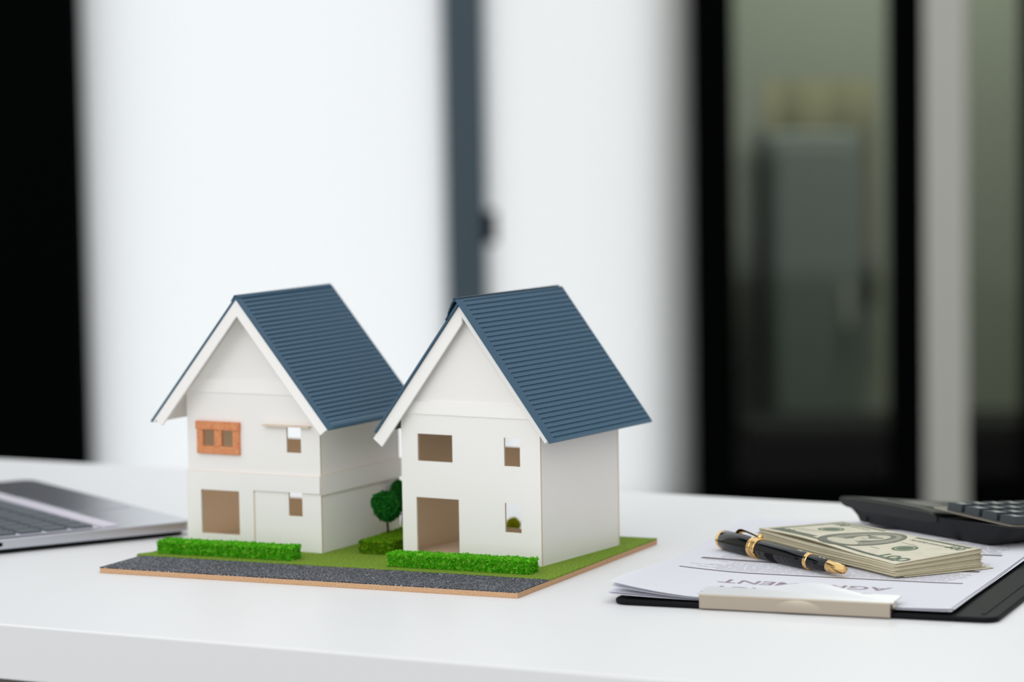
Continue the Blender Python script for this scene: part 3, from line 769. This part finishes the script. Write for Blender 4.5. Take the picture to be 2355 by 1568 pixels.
# ------------------------------------------------------------------ banknotes
NX, NY, NYAW = 0.2342, 1.8394, 0.4828
NW, NL = 66.3, 156.0
def note_top(u, v):
    a, b_ = u / NW, v / NL
    z = (1 - a) * (1 - b_) * 15.2 + a * (1 - b_) * 19.4 + a * b_ * 17.7 + (1 - a) * b_ * 18.6
    return z
ZB = 6.75
NN = 26
def note_surface(i, u, v, ph):
    k = (i + 0.5) / NN
    z = ZB + k * (note_top(u, v) - ZB)
    a, b_ = u / NW, v / NL
    if i >= NN - 2:      # the top notes arch up off the stack along the pen side
        z += 1.5 * math.sin(math.pi * min(1, max(0, (b_ - 0.25) / 0.75))) ** 1.2 * max(0, 1 - a * 1.6) + (0.25 if i == NN - 1 else 0)
    else:
        z -= 0.9 * k * math.sin(math.pi * min(1, max(0, (b_ - 0.2) / 0.8))) * max(0, 1 - a * 2.2)
    return z + 0.07 * math.sin(v * 0.07 + ph)
for i in range(NN):
    last = i == NN - 1
    du = 0 if last else random.uniform(-0.9, 0.9); dv = 0 if last else random.uniform(-1.0, 1.0); rot = 0 if last else random.uniform(-0.006, 0.006)
    if i == 0: du, dv, rot = 7.0, -1.0, -0.03
    if i == 1: du, dv, rot = 3.0, 0.5, -0.015
    if not last and i % 6 == 3: dv -= 0.9
    ph = 0 if last else random.uniform(0, 6)
    c, s = math.cos(rot), math.sin(rot)
    def fn(a, b_):
        u0, v0 = a * NW, b_ * NL
        return (du + u0 * c - v0 * s, dv + u0 * s + v0 * c, note_surface(i, u0, v0, ph))
    q = MB(); q.grid(14, 28, fn); o = q.build('banknote', M['note'], smooth=True, fix=False)
    o.location = (NX, NY, 0); o.rotation_euler = (0, 0, NYAW)
    sd = o.modifiers.new('thickness', 'SOLIDIFY'); sd.thickness = 0.00026; sd.offset = -1; sd.material_offset_rim = 1; o.data.materials.append(M['note_edge'])
    if last: lab = 'printed banknote on top of the stack, portrait oval in view'
    elif i == 0: lab = 'lowest banknote of the stack, its corner jutting out over the paper'
    elif i == NN - 2: lab = 'banknote arched up directly under the printed top note'
    else: lab = 'cream banknote inside the stack, only its edges showing'
    tag(o, lab, 'banknote', 'banknotes in the stack')
    if last: note = o
# print on the top note: note coordinates x along its length (0 = far end), y across (0 = pen side)
def on_note(x, y, off=0.05):
    v = NL - x; u = y
    return (u, v, note_surface(NN - 1, u, v, 0) + off)
def nrect(q, x0, x1, y0, y1, off=0.05, n=12):
    for k in range(n):
        a = x0 + (x1 - x0) * k / n; b_ = x0 + (x1 - x0) * (k + 1) / n
        q.face([on_note(a, y0, off), on_note(b_, y0, off), on_note(b_, y1, off), on_note(a, y1, off)])
def nellipse(q, x, y, rx, ry, off, n=48, ri=0.0):
    for k in range(n):
        a0, a1 = 2 * math.pi * k / n, 2 * math.pi * (k + 1) / n
        for (s0, s1) in (((ri, 0.6 + 0.4 * ri), (0.6 + 0.4 * ri, 1.0))):
            q.face([on_note(x + rx * s0 * math.cos(a0), y + ry * s0 * math.sin(a0), off), on_note(x + rx * s1 * math.cos(a0), y + ry * s1 * math.sin(a0), off),
                    on_note(x + rx * s1 * math.cos(a1), y + ry * s1 * math.sin(a1), off), on_note(x + rx * s0 * math.cos(a1), y + ry * s0 * math.sin(a1), off)])
def ntext(q, txt, x, y, size, off=0.06, bold=0.1, wid=None):
    vs, fs = text_geo(txt, size, bold); wd = max(a for a, b_ in vs) - min(a for a, b_ in vs); k = wid / wd if wid else 1
    i0 = len(q.v); q.v += [on_note(x + a * k, y + b_, off) for a, b_ in vs]
    for f in fs: q.f.append([i0 + a for a in f]); q.m.append(0)
for (a, b_, c, d, nn) in ((5, 57, 60.2, 63.2, 12), (92, 151, 59.8, 63.2, 12), (5, 148, 4.2, 7.8, 20), (5, 8, 7.9, 60, 3), (8.1, 52, 7.9, 12.5, 10)):
    q = MB(); nrect(q, a, b_, c, d, n=nn); q.build('border_print', M['note_ink'], note, fix=False)
q = MB(); nellipse(q, 74, 32, 25, 30.5, 0.05); q.build('oval_print', M['note_ink'], note, fix=False)
q = MB(); nellipse(q, 75, 33, 20.5, 26, 0.08); q.build('oval_print', M['note_mid'], note, fix=False)
q = MB(); nellipse(q, 74, 32, 25, 30.5, 0.08, ri=0.965); q.build('oval_ring', M['note_ink_dark'], note, fix=False)
# generic pale head and shoulders inside the oval
q = MB(); nellipse(q, 75, 39, 9.5, 13, 0.13); nellipse(q, 75, 16, 15, 6.5, 0.11); nellipse(q, 75, 25, 5, 6, 0.12);
q.build('portrait_print', M['note_light'], note, fix=False)
q = MB(); nellipse(q, 75, 43, 12, 12.5, 0.11); nellipse(q, 66, 34, 3.2, 11, 0.12); nellipse(q, 84, 34, 3.2, 11, 0.12); q.build('hair_print', M['note_ink'], note, fix=False)
q = MB(); nellipse(q, 71.5, 40.5, 1.8, 0.7, 0.15); nellipse(q, 78.5, 40.5, 1.8, 0.7, 0.15); nellipse(q, 75, 32.5, 2.6, 0.6, 0.15); nellipse(q, 75.6, 36.5, 0.9, 2.2, 0.15); q.build('face_print', M['note_ink'], note, fix=False)
for (x, y, r) in ((29, 38, 9), (120, 33, 8.6)):
    q = MB(); nellipse(q, x, y, r, r, 0.05); sl = q.build('seal_print', M['note_seal'], note, fix=False)
    q = MB(); nellipse(q, x, y, r * 0.75, r * 0.75, 0.09, ri=0.9); q.build('seal_ring', M['note_light'], sl, fix=False)
q = MB(); ntext(q, '100', 139, 10.5, 13, 0.09, 0.35, 26); ntext(q, '100', 14, 55, 10, 0.09, 0.25, 15); ntext(q, '100', 143, 55, 10, 0.09, 0.25, 15); ntext(q, '100', 15, 11, 10, 0.09, 0.25, 15); q.build('numeral_print', M['note_seal'], note, fix=False)
q = MB(); ntext(q, 'THE UNITED STATES OF AMERICA', 121, 54, 4.6, 0.06, 0.06, 50); ntext(q, 'FEDERAL RESERVE NOTE', 29, 56, 3.4, 0.06, 0.05, 36); ntext(q, 'ONE HUNDRED DOLLARS', 96, 6.0, 3.2, 0.1, 0.03, 60)
for yy in (22, 24.5, 19): nrect(q, 14, 36 - (24 - yy), yy, yy + 0.5, n=3)
nrect(q, 101, 118, 43.5, 44.2, n=3); nrect(q, 100, 110, 20, 20.7, n=3)
q.build('lettering_print', M['note_ink_dark'], note, fix=False)

# ------------------------------------------------------------------ calculator
KX, KY, KYAW = 0.3099, 1.9571, 0.562
calc = thing('calculator', 'black desktop calculator with dark keys behind the banknotes', 'calculator', (KX, KY, 0), KYAW)
calc.rotation_euler = (0, 0.072, KYAW)   # one side rests on the clipboard, the other on the desk
AW = 142.0
def pz(b_): return 22.4 + (b_ + 20) * 0.045
def pt(b_): return pz(b_) if b_ < 50 else pz(50) - (b_ - 50) * 0.075
# body lofted from a narrow foot to a wider rim
q = MB()
def ring(x0, x1, y0, y1, r, zf, low=False):
    return [(x, y, zf(y) + (0.066 * x if low else 0)) for x, y in rrect(x0, x1, y0, y1, r, 5)]
rings = [ring(4, AW - 52, 1, 133, 8, lambda y: 7.0, True), ring(2.5, AW - 34, -4, 136, 9, lambda y: 9.5, True), ring(1.2, AW - 10, -14, 141, 9, lambda y: 15.0), ring(0.2, AW - 0.2, -20, 144, 9, lambda y: pt(y) - 2.6), ring(0, AW, -21, 145, 9, lambda y: pt(y) - 1.2), ring(1.0, AW - 1.0, -20, 144, 8.5, lambda y: pt(y) - 0.6)]
i0 = 0
for rg in rings: q.v += rg
n = len(rings[0])
for j in range(len(rings) - 1):
    for k in range(n):
        a = j * n + k; b_ = j * n + (k + 1) % n; q.f.append([a, b_, b_ + n, a + n]); q.m.append(0)
q.f.append(list(reversed(range(n)))); q.m.append(0); q.f.append([(len(rings) - 1) * n + k for k in range(n)]); q.m.append(0)
q.build('body', M['calc'], calc, smooth='auto', angle=50)
q = MB(); q.prism(rrect(1.2, AW - 1.2, -19.5, 62, 7), lambda a, b_, t: (a, b_, pz(b_) - 0.7 + t), 0, 0.9); q.build('key_panel', M['calc_panel'], calc, bevel=0.3)
# display hood: side profile (b, z) swept across the width
prof = []
for (b_, z) in ((51.2, 18.2), (53, 16.9), (62, 16.2), (98, 15.8), (128, 16.0), (140.7, 16.6), (148, 17.0), (153, 18.2), (156.2, 20.4), (156.2, 22.2), (154.3, 23.7), (150, 24.4), (138, 25.0), (126, 25.2), (93.4, 25.1), (70.5, 24.5), (60, 23.6), (54.5, 22.2), (51.6, 20.4)):
    prof.append((b_, z))
q = MB(); q.prism(prof, lambda b_, z, t: (t, b_, z - 0.065 * max(t, 0) * max(0.0, (z - 16.0) / 9.2)), -0.6, AW + 0.6); q.build('display_hood', M['calc_hood'], calc, smooth='auto', angle=35, bevel=0.8, seg=3)
q = MB(); q.prism([(54.8, 22.0), (60, 22.9), (100.4, 23.9), (140, 23.7), (150.2, 22.9), (150.2, 22.6), (140, 23.4), (100.4, 23.6), (60, 22.6), (54.8, 21.7)], lambda b_, z, t: (t, b_, z), -0.75, 0.0); q.build('seam', M['calc_panel'], calc)
q = MB(); q.prism(rrect(16, AW - 16, 78, 128, 4), lambda a, b_, t: (a, b_, t - 0.065 * a), 24.4, 25.3); q.build('display_window', M['screen'], calc)
# neck under the hood
q = MB(); q.prism([(128, 8), (134.5, 8), (138, 12), (144, 15.6), (150, 17.4), (128, 17.4)], lambda b_, z, t: (t, b_, z + 0.066 * t * (17.4 - z) / 9.4), 1.5, AW - 48); q.build('neck', M['calc'], calc, smooth='auto', bevel=1.0)
def ckey():
    q = MB()
    def top(a, b_): return 5.2 - 0.9 * math.sin(math.pi * a) * math.sin(math.pi * b_)
    q.grid(8, 8, lambda a, b_: (-5.0 + 10 * a, -6.8 + 13.6 * b_, top(a, b_)))
    c8 = [(-5.4, -7.2), (5.4, -7.2), (5.4, 7.2), (-5.4, 7.2)]; t8 = [(-5.0, -6.8), (5.0, -6.8), (5.0, 6.8), (-5.0, 6.8)]
    for k in range(4):
        k2 = (k + 1) % 4
        q.face([(*c8[k], 0), (*c8[k2], 0), (*t8[k2], 5.2), (*t8[k], 5.2)])
    return q
ck0 = None
for r in range(4):
    for c in range(8):
        if ck0 is None: o = ck0 = ckey().build('key', M['calc_key'], calc, fix=True)
        else: o = ck0.copy(); COL.objects.link(o); o.parent = calc
        bb = -9.0 + r * 17.6
        o.location = ((13.0 + c * 14.9) * 0.001, bb * 0.001, (pz(bb) + 0.1) * 0.001)
